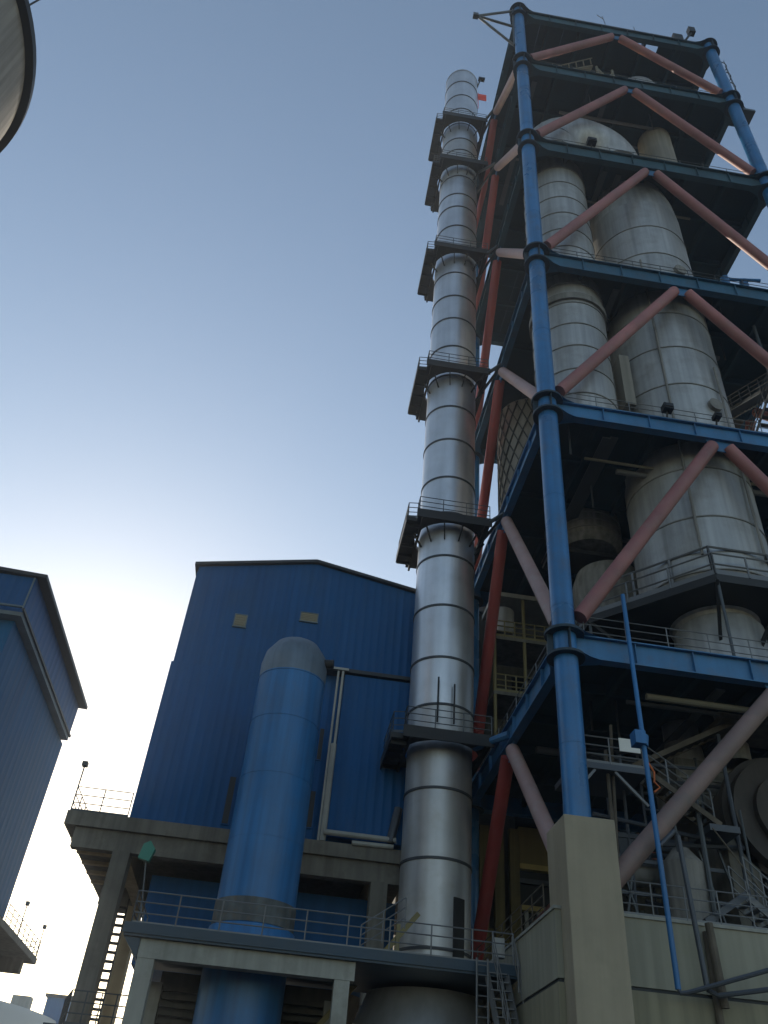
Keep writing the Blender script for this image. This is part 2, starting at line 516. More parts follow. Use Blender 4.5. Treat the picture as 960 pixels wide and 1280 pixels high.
# jib bracket on the top left corner, roof box, ladder cage
jb = MB()
tip = (6.1, 27.7, 81.4 + 0.2)
for e in ((9.5, 27.8, 84.6), (9.3, 27.9, 81.3), (9.55, 28.4, 78.6)):
    jb.tube(tip, e, 0.11, 8)
jb.tube((9.4, 27.8, 84.8), (9.5, 28.2, 78.2), 0.11, 8)
jb.box(5.75, 6.2, 27.5, 27.9, 81.35, 81.8)
jb.build('hoist_bracket', 'rail_dark', tower)
rb = MB().box(25.0, 25.9, 28.3, 29.2, 85.3, 88.0)
rb.tube((26.0, 28.4, 86.8), (26.9, 28.2, 88.7), .12, 6).box(26.6, 27.2, 28.0, 28.5, 88.5, 89.5)
rb.build('roof_cabinet', 'black', tower)
ma = MB()
ma.tube((21, 28.1, 85.2), (21, 28.1, 87), .03, 5).tube((18.3, 28.1, 85.2), (18.1, 28.1, 88.2), .03, 5).tube((18.1, 28.1, 87.6), (17.6, 28.1, 88.3), .03, 5)
ma.build('antenna', 'rail_dark', tower)
lc = MB()
for k in range(2):
    lc.tube((28.9, 28.6 + k * .6, 74), (28.9, 28.6 + k * .6, 84.5), .05, 6)
for k in range(30):
    z = 74.2 + k * .34
    lc.tube((28.9, 28.6, z), (28.9, 29.2, z), .03, 5)
for k in range(5):
    z = 75 + k * 2.1
    for a in range(6):
        t0, t1 = math.pi * a / 6 - math.pi / 2, math.pi * (a + 1) / 6 - math.pi / 2
        lc.tube((28.9 + .7 * math.cos(t0), 28.9 + .5 * math.sin(t0), z), (28.9 + .7 * math.cos(t1), 28.9 + .5 * math.sin(t1), z), .04, 5)
for a in (1, 3, 5):
    t0 = math.pi * a / 6 - math.pi / 2
    lc.tube((28.9 + .7 * math.cos(t0), 28.9 + .5 * math.sin(t0), 75), (28.9 + .7 * math.cos(t0), 28.9 + .5 * math.sin(t0), 84), .03, 5)
lc.box(28.1, 29.9, 28.2, 29.7, 73.6, 73.9)
lc.build('caged_ladder', 'rail_dark', tower)
# floodlights on the beams
for (x, z, s_) in ((16.26, 33.6, .25), (18.9, 33.6, .17), (14.66, 61.35, .32)):
    fl = MB()
    fl.tube((x, 27.9, z), (x, 27.75, z + .35), .05, 6)
    fl.box(x - s_, x + s_, 27.45, 27.9, z + .35, z + .35 + s_ * 1.5)
    fl.box(x - s_ * .8, x + s_ * .8, 27.40, 27.447, z + .45, z + .3 + s_ * 1.4)
    fl.build('floodlight', 'black', tower)
# right-hand stair shaft posts and stair flights beside the tower
st = MB()
for i in range(0, 2):
    z0, z1 = LV[i][0], LV[i + 1][0]
    zm = (z0 + z1) / 2
    stair_mb((28.6, 31, z0), (28.6, 38.5, zm), 0.9, 24, (1, 0, 0), mb=st)
    stair_mb((29.7, 38.5, zm), (29.7, 31, z1), 0.9, 24, (1, 0, 0), mb=st)
    st.box(28.1, 30.2, 38.5, 40, zm - .1, zm)
    st.box(28.1, 30.2, 29.6, 31, z0 - .1, z0)
    for x in (28.15, 29.1, 30.15):
        a, b = ((x, 31, z0), (x, 38.5, zm)) if x < 29 else ((x, 38.5, zm), (x, 31, z1))
        for h in (.5, 1.0):
            st.tube((a[0], a[1], a[2] + h), (b[0], b[1], b[2] + h), .025, 5)
st.build('stair_flight', 'rail_dark', tower)
for (x, y) in ((28.2, 29.6), (30.3, 29.6), (30.3, 40.1), (28.2, 40.1)):
    MB().tube((x, y, BASE_Z), (x, y, 47.2), .16, 10).build('stair_post', 'blue_steel', tower)

# ------------------------------------------------------------------ concrete pedestal and base block
ped = MB()
ped.prism([(9.16, 0), (10.93, 0), (10.93, 12.1), (9.16, 12.1)], 'y', 27.1, 29.15)
o = ped.build('concrete_pedestal', 'conc', bevel=0.03)
tag(o, 'tall square beige concrete pedestal under the front left blue tower column', 'pedestal')
base = thing('base_block', 'beige rendered base building under the tower with a dark joint line along it', 'building', (20, 34, 0))
MB().box(8.95, 42, 28.0, 45.9, 7.31, BASE_Z).build('upper_wall', 'wall_beige', base)
MB().box(8.95, 42, 28.0, 45.9, 0, 7.20).build('lower_wall', 'wall_ochre', base)
MB().box(9.0, 41.9, 28.06, 45.8, 7.15, 7.36).build('joint_strip', 'roof', base)
MB().box(8.90, 42.05, 27.94, 46, BASE_Z, BASE_Z + .10).build('coping', 'conc_grey', base)
dn = MB()
dn.tube((13.95, 27.86, 0), (13.95, 27.86, 9.1), .12, 10).build('downpipe', 'rust', base)
rail_mb([(11.2, 28.15, BASE_Z + .1), (17.0, 28.15, BASE_Z + .1)], sp=1.15, r=.024).build('railing', 'rail', base)
rail_mb([(9.1, 29.6, BASE_Z + .1), (9.1, 45.5, BASE_Z + .1)], sp=1.5).build('railing', 'rust', base)

# dark rear block closing the tower foot; unseen left end added to block sun
rear = thing('rear_building', 'sooty concrete building behind the tower foot, left end added to block sun', 'building', (24, 54, 0))
MB().box(7.3, 48, 47.2, 62, 0, 33).build('wall', 'wall_rear', rear)
MB().box(7.3, 48.2, 47.0, 62.2, 33, 33.6).build('roof_slab', 'conc_dark', rear)
for k in range(6):
    for zz in (13, 17.5, 22, 26.4):
        w = MB().box(13.0 + k * 5, 15.2 + k * 5, 47.12, 47.3, zz, zz + 2.0).build('window', 'glass', rear)
        MB().box(12.9 + k * 5, 15.3 + k * 5, 47.02, 47.3, zz - .18, zz - .02).build('sill', 'conc_dark', w)

# ------------------------------------------------------------------ yellow building seen between stack and pedestal
yb = thing('yellow_plant_room', 'yellow rendered plant room with dark openings between chimney and pedestal', 'building', (12, 42, 0))
MB().box(9.9, 18, 46.4, 47.1, BASE_Z - 1, 13.0).build('lower_wall', 'yellow_wall', yb)
for x in (10.9, 11.75, 12.6):
    MB().box(x - .26, x + .26, 46.0, 46.398, BASE_Z - 1, 18.2).build('pier', 'yellow_wall', yb)
MB().box(12.9, 19, 46.1, 46.398, 16.4, 18.4).build('upper_wall', 'yellow_wall', yb)
MB().box(12.9, 19, 46.0, 46.397, 16.1, 16.38).build('lintel', 'lit_sill', yb)
MB().box(12.9, 19, 46.15, 46.396, 15.4, 15.65).build('beam', 'grey_pipe', yb)
MB().box(12.9, 19, 46.45, 47.15, 13.01, 16.4).build('dark_opening', 'black', yb)
MB().box(12.9, 19, 46.0, 46.397, 14.0, 14.25).build('lintel', 'lit_sill', yb)
for x in (13.1, 13.8, 14.5):
    MB().box(x, x + .2, 46.1, 46.3, 10.0, 13.99).build('mullion', 'pale', yb)

# yellow maintenance gantry inside rear left of the tower
gy = thing('maintenance_gantry', 'yellow railed two storey maintenance gantry between the stack and the blue column', 'gantry', (12.5, 43.5, 19.7))
for z in (24.2, 27.8):
    MB().box(10.4, 15.5, 41.5, 44.5, z - .2, z).build('gantry_floor', 'conc_dark', gy)
    rail_mb([(10.5, 41.55, z), (15.4, 41.55, z)], sp=.62, r=.04, kick=.18).build('railing', 'rail_yellow', gy)
for x in (10.5, 12.3, 14.0, 15.4):
    MB().tube((x, 41.6, 19.8), (x, 41.6, 30.6), .10, 8).build('post', 'rail_yellow', gy)
MB().box(10.4, 15.5, 41.4, 44.4, 30.6, 30.9).build('gantry_roof', 'pale', gy)
cc = MB()
cc.lathe([(0.0, 28.6), (.7, 28.6), (.75, 30.3), (0, 30.4)], 11.3, 42.8, 16)
cc.build('drum', 'vessel', gy)
gs = stair_mb((13.6, 33.5, 26.2), (13.6, 39.5, 22.2), 0.8, 20, (1, 0, 0))

# ------------------------------------------------------------------ vessels inside the tower
def vessel(name, label, cat, cx, cy, r, z0, z1, mt_, seam=2.2, n=56, seams=True):
    t = thing(name, label, cat, (cx, cy, z0))
    k = max(1, round((z1 - z0) / seam))
    proto = None; sp_ = None
    h = (z1 - z0) / k
    for i in range(k):
        if proto is None:
            proto = MB().lathe([(r, z0), (r, z0 + h)], cx, cy, n).build('shell_course', mt_, t)
            sp_ = MB().lathe([(r - .02, z0 - .035), (r + .045, z0 - .035), (r + .045, z0 + .035), (r - .02, z0 + .035)], cx, cy, n).build('weld_band', 'seam', t)
        else:
            dup(proto, t, (0, 0, i * h), (0, 0, random.uniform(0, 6)))
            dup(sp_, t, (0, 0, i * h))
    return t
lv = vessel('riser_duct', 'pale banded vertical duct just right of the front blue column', 'duct', 12.75, 31.05, 2.22, 33.75, 65.7, 'vessel', 2.05)
MB().lathe([(2.23, 44.0), (2.38, 44.0), (2.38, 44.55), (2.23, 44.55)], 12.75, 31.05, 48).build('stiffener_ring', 'vessel_dark', lv)
cv = vessel('cyclone_vessel', 'largest pale cylindrical vessel in the middle of the tower', 'cyclone', 19.0, 32.2, 3.25, 25.2, 57.3, 'vessel', 3.2)
MB().lathe([(3.25, 57.3), (3.12, 59.2), (2.75, 61.2), (2.2, 63.0), (2.1, 65.7)], 19.0, 32.2, 56).build('shoulder', 'vessel', cv)
MB().lathe([(3.25, 25.2), (2.9, 24.6), (1.95, 23.9), (1.9, 23.6)], 19.0, 32.2, 56).build('cone', 'vessel', cv)
MB().lathe([(1.9, 23.62), (2.05, 23.4), (2.0, 19.72)], 19.0, 32.0, 40).build('outlet_duct', 'vessel', cv)
MB().lathe([(.62, 19.7), (.6, 17.4)], 19.0, 32.6, 24).build('spout', 'vessel_dark', cv)
MB().box(15.35, 15.95, 30.2, 31.2, 37.0, 41.2).build('feed_chute', 'drab_beige', cv)
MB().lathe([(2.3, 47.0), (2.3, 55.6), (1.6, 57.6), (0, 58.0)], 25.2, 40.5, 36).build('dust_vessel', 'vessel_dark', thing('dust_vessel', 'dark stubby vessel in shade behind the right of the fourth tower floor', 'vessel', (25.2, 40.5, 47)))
eq = thing('valve_skid', 'dark valve skid with blue posts on the fourth floor at the right edge', 'skid', (26, 33, 46.9))
MB().box(24.4, 27.2, 33.4, 34.6, 46.95, 51.6).build('cabinet', 'deck', eq)
MB().box(26.2, 27.4, 37.0, 44.6, 46.95, 53.6).build('screen_wall', 'deck', eq)
for (x, y) in ((26.3, 31.6), (27.1, 30.8), (24.9, 31.6)):
    MB().tube((x, y, 46.9), (x, y, 53.5 if x < 27 else 50.2), .28, 14).build('post', 'blue_steel', eq)
MB().tube((24.6, 31.6, 53.3), (27.3, 31.2, 53.3), .12, 8).build('post', 'blue_steel', eq)
for a, mz in ((-118, 50), (-64, 40)):
    u = Vector((math.cos(R(a)), math.sin(R(a)), 0)) * 3.42 + Vector((19, 32.2, 0))
    MB().tube((u.x, u.y, 26), (u.x, u.y, mz), .07, 8).build('sensor_pipe', 'vessel_dark', cv)
for z in (36.5, 49.2):
    u = Vector((19 + 3.2 * math.cos(R(-75)), 32.2 + 3.2 * math.sin(R(-75)), z))
    MB().tube(u, u + Vector((.05, -.28, 0)), .42, 20).build('inspection_hatch', 'vessel_dark', cv)
# cross-over elbow under the fifth floor
eb = thing('crossover_elbow', 'pale curved crossover duct arching under the upper tower floor', 'duct', (15.3, 31.4, 66))
pts = []
for k in range(25):
    t = math.pi * (1 - k / 24)
    pts.append((15.45 + 2.7 * math.cos(t), 31.05 + .7 * k / 24, 65.75 + 2.75 * math.sin(t)))
MB().sweep(pts, 2.2, 32).build('bend', 'vessel', eb)
MB().lathe([(1.35, 62), (1.35, 73.2)], 22.6, 32.0, 40).build('branch_duct', 'drab_beige', eb)
# uppermost dome between fifth floor and roof
td = thing('top_cyclone', 'rounded pale cyclone head showing between the two highest floors', 'cyclone', (21, 31, 74.5))
MB().lathe([(2.5, 74.5), (2.5, 77.4), (2.25, 78.5), (1.4, 79.5), (0, 79.9)], 21.1, 31.2, 48).build('dome', 'vessel', td)
tr = thing('lifting_frame', 'yellow grey lattice lifting frame standing on the top floor behind the beam', 'frame', (17.5, 30, 74.5))
for (a, b) in (((17.3, 29.5, 74.6), (17.3, 29.5, 80.2)), ((18.7, 29.5, 74.6), (18.7, 29.5, 80.0)), ((17.3, 29.5, 79.8), (18.7, 29.5, 76.6)), ((18.7, 29.5, 79.4), (17.3, 29.5, 76.2)), ((17.3, 29.5, 76.2), (18.7, 29.5, 76.6))):
    MB().tube(a, b, .12, 8).build('strut', 'frame_beige', tr)
MB().bar((13.0, 29.6, 76.9), (17.0, 29.8, 80.6), .5, .12).build('ramp', 'frame_beige', tr)
for q in range(6):
    x = 13.3 + q * .7
    MB().tube((x, 29.4, 77.1 + q * .65), (x, 29.4, 78.2 + q * .65), .05, 6).build('ramp_post', 'frame_beige', tr)
MB().bar((13.1, 29.4, 78.1), (17.0, 29.4, 81.7), .06, .08).build('handrail', 'frame_beige', tr)
MB().box(14.5, 22.5, 31.2, 33.0, 80.1, 80.8).build('crane_beam', 'conc_dark', tr)
# mesh wrapped duct rear left
md = thing('mesh_wrapped_duct', 'beige duct wrapped in dark diamond wire mesh left of the blue column', 'duct', (12.4, 39.5, 34))
MB().lathe([(2.1, 34.0), (2.1, 45.2)], 12.75, 40.2, 40).build('shell', 'drab_beige', md)
wm = MB()
cx, cy, rr = 12.75, 40.2, 2.16
for sgn in (-1, 1):
    for k in range(20):
        prev = None
        for q in range(13):
            t = 2 * math.pi * k / 20 + sgn * q * 0.16
            p = (cx + rr * math.cos(t), cy + rr * math.sin(t), 34.0 + q * 0.92)
            if prev: wm.tube(prev, p, .05, 4, caps=False)
            prev = p
wm.build('wire_mesh', 'mesh', md)
# darker vessel between first and second floors
dv = thing('lower_riser', 'dark lower vessel in shade between the first two floors', 'vessel', (15, 37, 20))
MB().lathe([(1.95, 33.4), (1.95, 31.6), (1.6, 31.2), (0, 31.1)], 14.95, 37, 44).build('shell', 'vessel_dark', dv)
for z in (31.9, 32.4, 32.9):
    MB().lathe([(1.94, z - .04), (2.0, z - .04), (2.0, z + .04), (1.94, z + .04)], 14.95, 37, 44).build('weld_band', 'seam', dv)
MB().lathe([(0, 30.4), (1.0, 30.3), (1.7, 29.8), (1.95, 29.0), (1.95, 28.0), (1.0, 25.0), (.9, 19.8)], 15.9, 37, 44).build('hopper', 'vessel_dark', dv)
MB().box(12.5, 18.4, 36.0, 38.0, 30.5, 30.75).build('carrier_beam', 'black', dv)
# polygon platform round the cyclone cone
pp = thing('cone_platform', 'dark many sided platform with railing round the cyclone cone', 'platform', (19, 33, 24.3))
poly = [(17.4, 28.45), (20.6, 28.45), (24.9, 33.2), (24.9, 36), (20.6, 40), (17.4, 40), (13.1, 36), (13.1, 33.2)]
MB().prism(poly, 'z', 24.0, 24.4).build('platform_deck', 'black', pp)
rail_mb([(x, y, 24.4) for x, y in poly + poly[:1]], sp=1.9, r=.045, h=1.15, rails=(.55, 1.15), kick=.25).build('railing', 'rail', pp)
rail_mb([(x * .9 + 1.9, y * .9 + 3.3, 24.4) for x, y in poly + poly[:1]], sp=2.2, r=.06, h=1.9, rails=(1.9,), kick=0).build('pipe_ring', 'rail', pp)
for (x, y) in poly[:4] + poly[6:]:
    MB().bar((x, y, 24.1), (19 + (x - 19) * .45, 33 + (y - 33) * .45, 21.4), .14, .18).build('knee_brace', 'black', pp)
for (x, y) in ((17.5, 28.6), (13.2, 33.3), (20.5, 28.6)):
    MB().tube((x, y, 19.8), (x, y, 24.0), .07, 8).build('post', 'rail_dark', pp)
# equipment on the foot level: access gallery, stair, kiln head, ducts, conduits
ag = thing('access_gallery', 'grey railed access gallery under the first floor with a pale sign on it', 'gallery', (12.2, 30, 15))
MB().box(10.7, 13.6, 29.9, 32.6, 15.12, 15.36).build('gallery_floor', 'grey_pipe', ag)
rail_mb([(10.8, 29.95, 15.36), (13.5, 29.95, 15.36)], sp=1.35, r=.03).build('railing', 'rail', ag)
MB().box(12.55, 13.4, 29.86, 29.90, 15.95, 16.5).build('sign_board', 'white', ag)
for (x0, x1) in ((11.5, 10.5), (12.3, 13.5)):
    MB().bar((x0, 30, 15.1), (x1, 30.0, 13.9), .1, .1).build('knee_brace', 'rail', ag)
rail_mb([(13.6, 29.95, 15.3), (16.2, 30.2, 13.8)], sp=.9, r=.03, kick=0).build('stair_railing', 'rail', ag)
stair_mb((16.4, 30.6, 13.6), (13.6, 30.4, 15.3), .9, 10).build('stair_flight', 'rust', ag)
hs = MB().sweep([(13.62, 29.8, 15.6), (13.8, 29.75, 15.2), (13.75, 29.75, 14.8), (13.95, 29.75, 14.6), (13.7, 29.75, 14.4)], .04, 6)
hs.build('hose', 'orange', ag)
MB().box(15.9, 17.1, 30.1, 32, 13.35, 13.6).build('gallery_floor', 'grey_pipe', ag)
us = thing('upper_stair', 'dim open tread stair climbing under the first floor beam', 'stair', (15.5, 31, 17))
stair_mb((13.8, 32.2, 16.2), (18.2, 31.2, 18.4), 1.1, 13).build('stair_flight', 'rust', us)
MB().box(17.4, 21.5, 30.2, 32.5, 18.2, 18.45).build('landing', 'rust', us)
kl = thing('kiln_head', 'dark brown round kiln head with stepped rings at the right edge', 'kiln', (20.4, 33, 14.6))
kmb = MB()
for (y0, y1, r_) in ((31.0, 38, 2.35), (31.5, 31.9, 2.6), (30.7, 31.0, 1.55)):
    kmb.tube((19.9, y0, 14.7), (19.9, y1, 14.7), r_, 40)
kmb.build('kiln_shell', 'brown', kl)
MB().box(17.2, 18.4, 31.5, 33.2, BASE_Z + .1, 14.0).build('support', 'conc_dark', kl)
hd = thing('hot_air_duct', 'grey rectangular duct above the kiln head under the first floor', 'duct', (19.5, 34, 16.6))
MB().box(16.4, 23.5, 33.2, 35.5, 15.6, 17.6).build('casing', 'vessel_dark', hd)
for z in (16.1, 16.7, 17.2):
    MB().box(16.35, 23.55, 33.12, 33.199, z - .04, z + .04).build('stiffener', 'seam', hd)
MB().lathe([(.9, 17.6), (.8, 18.6), (.8, 19.6)], 17.4, 34.2, 24).build('spout', 'vessel', hd)
# maze of small conduits and struts
cd = thing('conduit_rack', 'tangle of thin grey conduits and struts behind the low railing', 'conduits', (15, 33, 9.4))
random.seed(11)
for k in range(26):
    x = random.uniform(11.6, 19.5); y = random.uniform(30.2, 36)
    z0 = BASE_Z + .1; z1 = random.uniform(12, 18)
    dx = random.choice((0, 0, 0, random.uniform(-2, 2)))
    MB().tube((x, y, z0), (x + dx, y, z1), random.uniform(.04, .11), 7).build('conduit', random.choice(('grey_pipe', 'rail_dark', 'rust')), cd)
for k in range(12):
    z = random.uniform(11, 17); y = random.uniform(30.5, 36); x = random.uniform(11.5, 15)
    MB().tube((x, y, z), (x + random.uniform(2, 5), y, z + random.uniform(-.5, .5)), random.uniform(.04, .1), 7).build('conduit', 'grey_pipe', cd)
for (x, y, z) in ((12.2, 33, 11.5), (14.2, 34, 13.2), (16.2, 33, 11.2), (18.2, 35, 12.5)):
    MB().box(x - .6, x + .6, y - .5, y + .5, z - .9, z + .9).build('junction_box', 'grey_pipe', cd)
random.seed(5)
for k in range(10):
    x = 11.8 + k * .85
    MB().bar((x, 31.6, BASE_Z + .1), (x + random.choice((-.9, .9)), 31.6, 13.2), .07, .07).build('diagonal', 'rail_dark', cd)
for z in (11.2, 12.4, 13.3):
    MB().bar((11.6, 31.7, z), (20.5, 31.7, z), .1, .14).build('tray', 'grey_pipe', cd)
MB().tube((11.6, 32.4, 12.0), (16.5, 32.4, 12.3), .45, 20).build('manifold', 'vessel_dark', cd)
MB().lathe([(0, 9.4), (.75, 9.4), (.8, 12.2), (.3, 12.8), (0, 12.85)], 15.0, 31.0, 24).build('drum', 'vessel_dark', cd)
for k in range(12):
    x = random.uniform(16.8, 20.8); y = random.uniform(29.0, 31.0)
    MB().tube((x, y, BASE_Z + .1), (x + random.uniform(-.8, .8), y, random.uniform(11, 14.5)), random.uniform(.03, .08), 6).build('conduit', random.choice(('grey_pipe', 'rust', 'rail_dark')), cd)
rs = thing('rear_stair_tower', 'dark zigzag stair and railings beside the big vessel on the second floor', 'stair', (24.6, 35, 33.6))
for (za, zb, ya, yb_) in ((33.6, 37.0, 30, 36), (37.0, 40.4, 36, 30), (40.4, 43.8, 30, 36)):
    stair_mb((25.0, ya, za), (25.0, yb_, zb), .9, 14, (1, 0, 0)).build('stair_flight', 'rail_dark', rs)
    rail_mb([(24.5, ya, za), (24.5, yb_, zb)], sp=1.2, r=.03, kick=0).build('railing', 'rail_dark', rs)
    MB().box(24.3, 26.4, yb_ - .1, yb_ + 1.3 if yb_ > 33 else yb_, zb - .12, zb).build('landing', 'rust', rs)
for (x, y) in ((24.3, 29.6), (26.4, 29.6), (24.3, 37.3), (26.4, 37.3)):
    MB().tube((x, y, 33.6), (x, y, 45.4), .1, 8).build('post', 'rail_dark', rs)
sc = thing('plant_stair', 'grey steel stair with railings at the lower right edge on the base block', 'stair', (16.5, 29, 9.4))
stair_mb((18.6, 28.6, 8.2), (15.9, 28.9, 10.6), .9, 12).build('stair_flight', 'rail', sc)
for y in (28.2, 29.3):
    rail_mb([(18.6, y, 8.3), (15.9, y, 10.7)], sp=.7, r=.025, kick=0).build('railing', 'rail', sc)
MB().bar((14.2, 28.3, 9.5), (15.9, 28.5, 10.6), .2, .22).build('strut', 'grey_pipe', sc)
MB().tube((15.4, 29, 13.0), (17.8, 29, 9.6), .03, 6).build('cable', 'rust', sc)
# service pipes in front of the wall
bp = thing('blue_service_pipe', 'thin bright blue pipe running down in front of the tower and base wall', 'pipe', (12.4, 27.4, 7))
MB().tube((12.32, 27.25, 21.6), (12.46, 27.25, 7.2), .09, 12).build('riser', 'pipe_blue', bp)
MB().tube((12.40, 27.25, 15.4), (12.34, 27.25, 15.0), .2, 12).build('valve', 'pipe_blue', bp)
MB().box(12.0, 12.4, 27.0, 27.5, 15.0, 15.5).build('valve_box', 'pipe_blue', bp)
MB().sweep([(12.46, 27.25, 7.25), (12.5, 27.2, 7.1), (12.7, 27.1, 7.12), (16.9, 26.6, 8.45)], .07, 8).build('lateral', 'grey_pipe', bp)
gp = thing('grey_service_pipe', 'thin grey pipe with a bent arm beside the blue service pipe', 'pipe', (13.3, 27.4, 7))
MB().sweep([(12.5, 27.3, 11.5), (13.1, 27.3, 12.05), (13.2, 27.3, 11.9), (13.42, 27.3, 7.35)], .085, 10).build('riser', 'grey_pipe', gp)
MB().sweep([(13.4, 27.3, 7.3), (13.7, 27.2, 7.15), (17.0, 26.7, 7.75)], .075, 8).build('lateral', 'grey_pipe', gp)
MB().tube((13.95, 27.6, 9.3), (14.05, 27.6, 6.9), .13, 10).build('stub', 'rust', gp)

# ------------------------------------------------------------------ chimney
CX, CY, CHR = 7.15, 40.0, 1.71
chm = thing('chimney', 'tall slender silver metal chimney with dark bands and black platforms', 'chimney', (CX, CY, 0))
bands = [10.0, 13.72, 16.97, 19.9, 21.3, 24.03, 27.32, 30.75, 34.0, 36.92, 40.26, 43.4, 46.6, 49.78, 53.06, 55.86, 58.92, 62.4, 65.76, 68.8, 70.9, 74.0, 76.4, 78.9, 81.12, 84.2, 87.38, 90.44, 93.64, 96.4]
prev = 8.4
for k, z in enumerate(bands):
    low = z < 21.2
    r_ = CHR - (.05 if low else 0)
    dull = (20 < z < 21.4) or (75 < z < 84) or z < 20
    MB().lathe([(r_, prev), (r_, z)], CX, CY, 64).build('shell_course', 'galv_dull' if dull else 'galv', chm)
    if k < len(bands) - 1:
        MB().lathe([(r_ - .02, z - .06), (r_ + .045, z - .06), (r_ + .045, z + .06), (r_ - .02, z + .06)], CX, CY, 64).build('band', 'band', chm)
    prev = z
MB().lathe([(CHR + .03, 96.3), (CHR + .03, 96.55), (CHR - .2, 96.55), (CHR - .2, 94.0), (0, 93.9)], CX, CY, 64).build('rim', 'galv_dull', chm)
MB().lathe([(4.3, 0), (3.75, 4), (3.0, 6.2), (2.3, 7.85)], 6.35, 37.0, 56).build('base_cone', 'galv_dull', chm)
dr = MB()
ddir = []
for k in range(9):
    t = R(-70 + k * 2.6)
    ddir.append((CX + (CHR + .01) * math.cos(t), CY + (CHR + .01) * math.sin(t)))
inner = [(CX + (CHR - .2) * math.cos(R(-70 + k * 2.6)), CY + (CHR - .2) * math.sin(R(-70 + k * 2.6))) for k in range(9)][::-1]
dr.prism(ddir + inner, 'z', 8.5, 12.15)
dr.build('doorway', 'black', chm)
fl = MB().box(CX + CHR + .05, CX + CHR + .95, CY - .4, CY - .36, 93.0, 94.4)
fl.tube((CX + CHR + .05, CY - .38, 91.0), (CX + CHR + .05, CY - .38, 94.6), .04, 6)
fl.build('flag', 'flag', chm)
ap = MB().tube((CX + CHR - .1, CY - .6, 95.5), (CX + CHR + .25, CY - .7, 97.4), .09, 6).box(CX + CHR + .0, CX + CHR + .7, CY - .9, CY - .5, 97.2, 97.5)
ap.build('warning_lamp', 'black', chm)
for (x, z1) in ((6.65, 22.7), (7.5, 22.4)):
    MB().tube((x, CY - 1.85, 20.2), (x, CY - 1.85, z1), .05, 6).build('sampling_pipe', 'black', chm)
for q, z in enumerate((19.25, 33.0, 46.6, 61.25, 75.5, 84.0)):
    pl = MB()
    zb, zt_ = z - .05, z + .22
    # ring of plates with a round opening, split in angular sectors
    x0, x1, y0, y1 = 5.0, 9.35, 37.55, (43.1 if q else 42.3)
    n = 32
    hr = 1.98
    lo, li = [], []
    for k in range(n):
        t = 2 * math.pi * k / n
        c_, s_ = math.cos(t), math.sin(t)
        f = min(((x1 - CX) / c_ if c_ > 1e-6 else (x0 - CX) / c_ if c_ < -1e-6 else 1e9), ((y1 - CY) / s_ if s_ > 1e-6 else (y0 - CY) / s_ if s_ < -1e-6 else 1e9))
        lo.append((CX + c_ * f, CY + s_ * f)); li.append((CX + c_ * hr, CY + s_ * hr))
    V = [[pl.bm.verts.new((x, y, zz)) for (x, y) in ring] for zz in (zb, zt_) for ring in (lo, li)]
    for k in range(n):
        j = (k + 1) % n
        pl.bm.faces.new((V[0][k], V[0][j], V[1][j], V[1][k]))
        pl.bm.faces.new((V[2][k], V[3][k], V[3][j], V[2][j]))
        pl.bm.faces.new((V[0][j], V[0][k], V[2][k], V[2][j]))
        pl.bm.faces.new((V[1][k], V[1][j], V[3][j], V[3][k]))
    pl.box(4.42, 4.99, 38.2, 42.4, z - .12, z + .15)
    # edge channels and bearers
    pl.box(4.9, 9.4, 37.46, 37.54, z - .32, z + .28)
    pl.box(4.36, 4.415, 38.2, 42.4, z - .3, z + .25)
    for y in (38.6, 39.6, 40.6, 41.6, 42.4):
        pl.box(4.42, 5.3, y - .05, y + .05, z - .32, z - .122)
    for x in (5.3, 9.05):
        pl.box(x - .06, x + .06, 37.56, y1 - .05, z - .34, z - .052)
    p = pl.build('platform', 'black', chm)
    rl = rail_mb([(9.3, 37.6, z + .22), (5.05, 37.6, z + .22), (5.05, 38.25, z + .22), (4.47, 38.25, z + .15), (4.47, 42.25, z + .15), (5.05, 42.25, z + .22), (5.05, y1 - .05, z + .22), (9.3, y1 - .05, z + .22)], sp=1.4, r=.026)
    rl.build('railing', 'rail_dark', p)
    if q > 0:
        bk = MB()
        for t in range(6):
            a = R(200 + t * 28)
            u = Vector((math.cos(a), math.sin(a), 0))
            c0 = Vector((CX, CY, 0))
            bk.bar(c0 + u * (CHR + .02) + Vector((0, 0, z - 1.1)), c0 + u * 2.3 + Vector((0, 0, z - .3)), .07, .1)
        o = bk.build('bracket', 'black', p); o['kind'] = 'stuff'
    tie = MB()
    zz = LV[q][0] - .5
    tie.tube((XL - .05, YM - .1, zz), (CX + 1.5, 38.6, z + .1 if q else z + .05), .13 if q else .2, 8)
    if q: tie.tube((XL - .05, YM + .2, zz), (CX + 1.6, 41.2, z), .1, 8)
    tie.build('tie_rod', 'rail_dark' if q else 'blue_beam', chm)

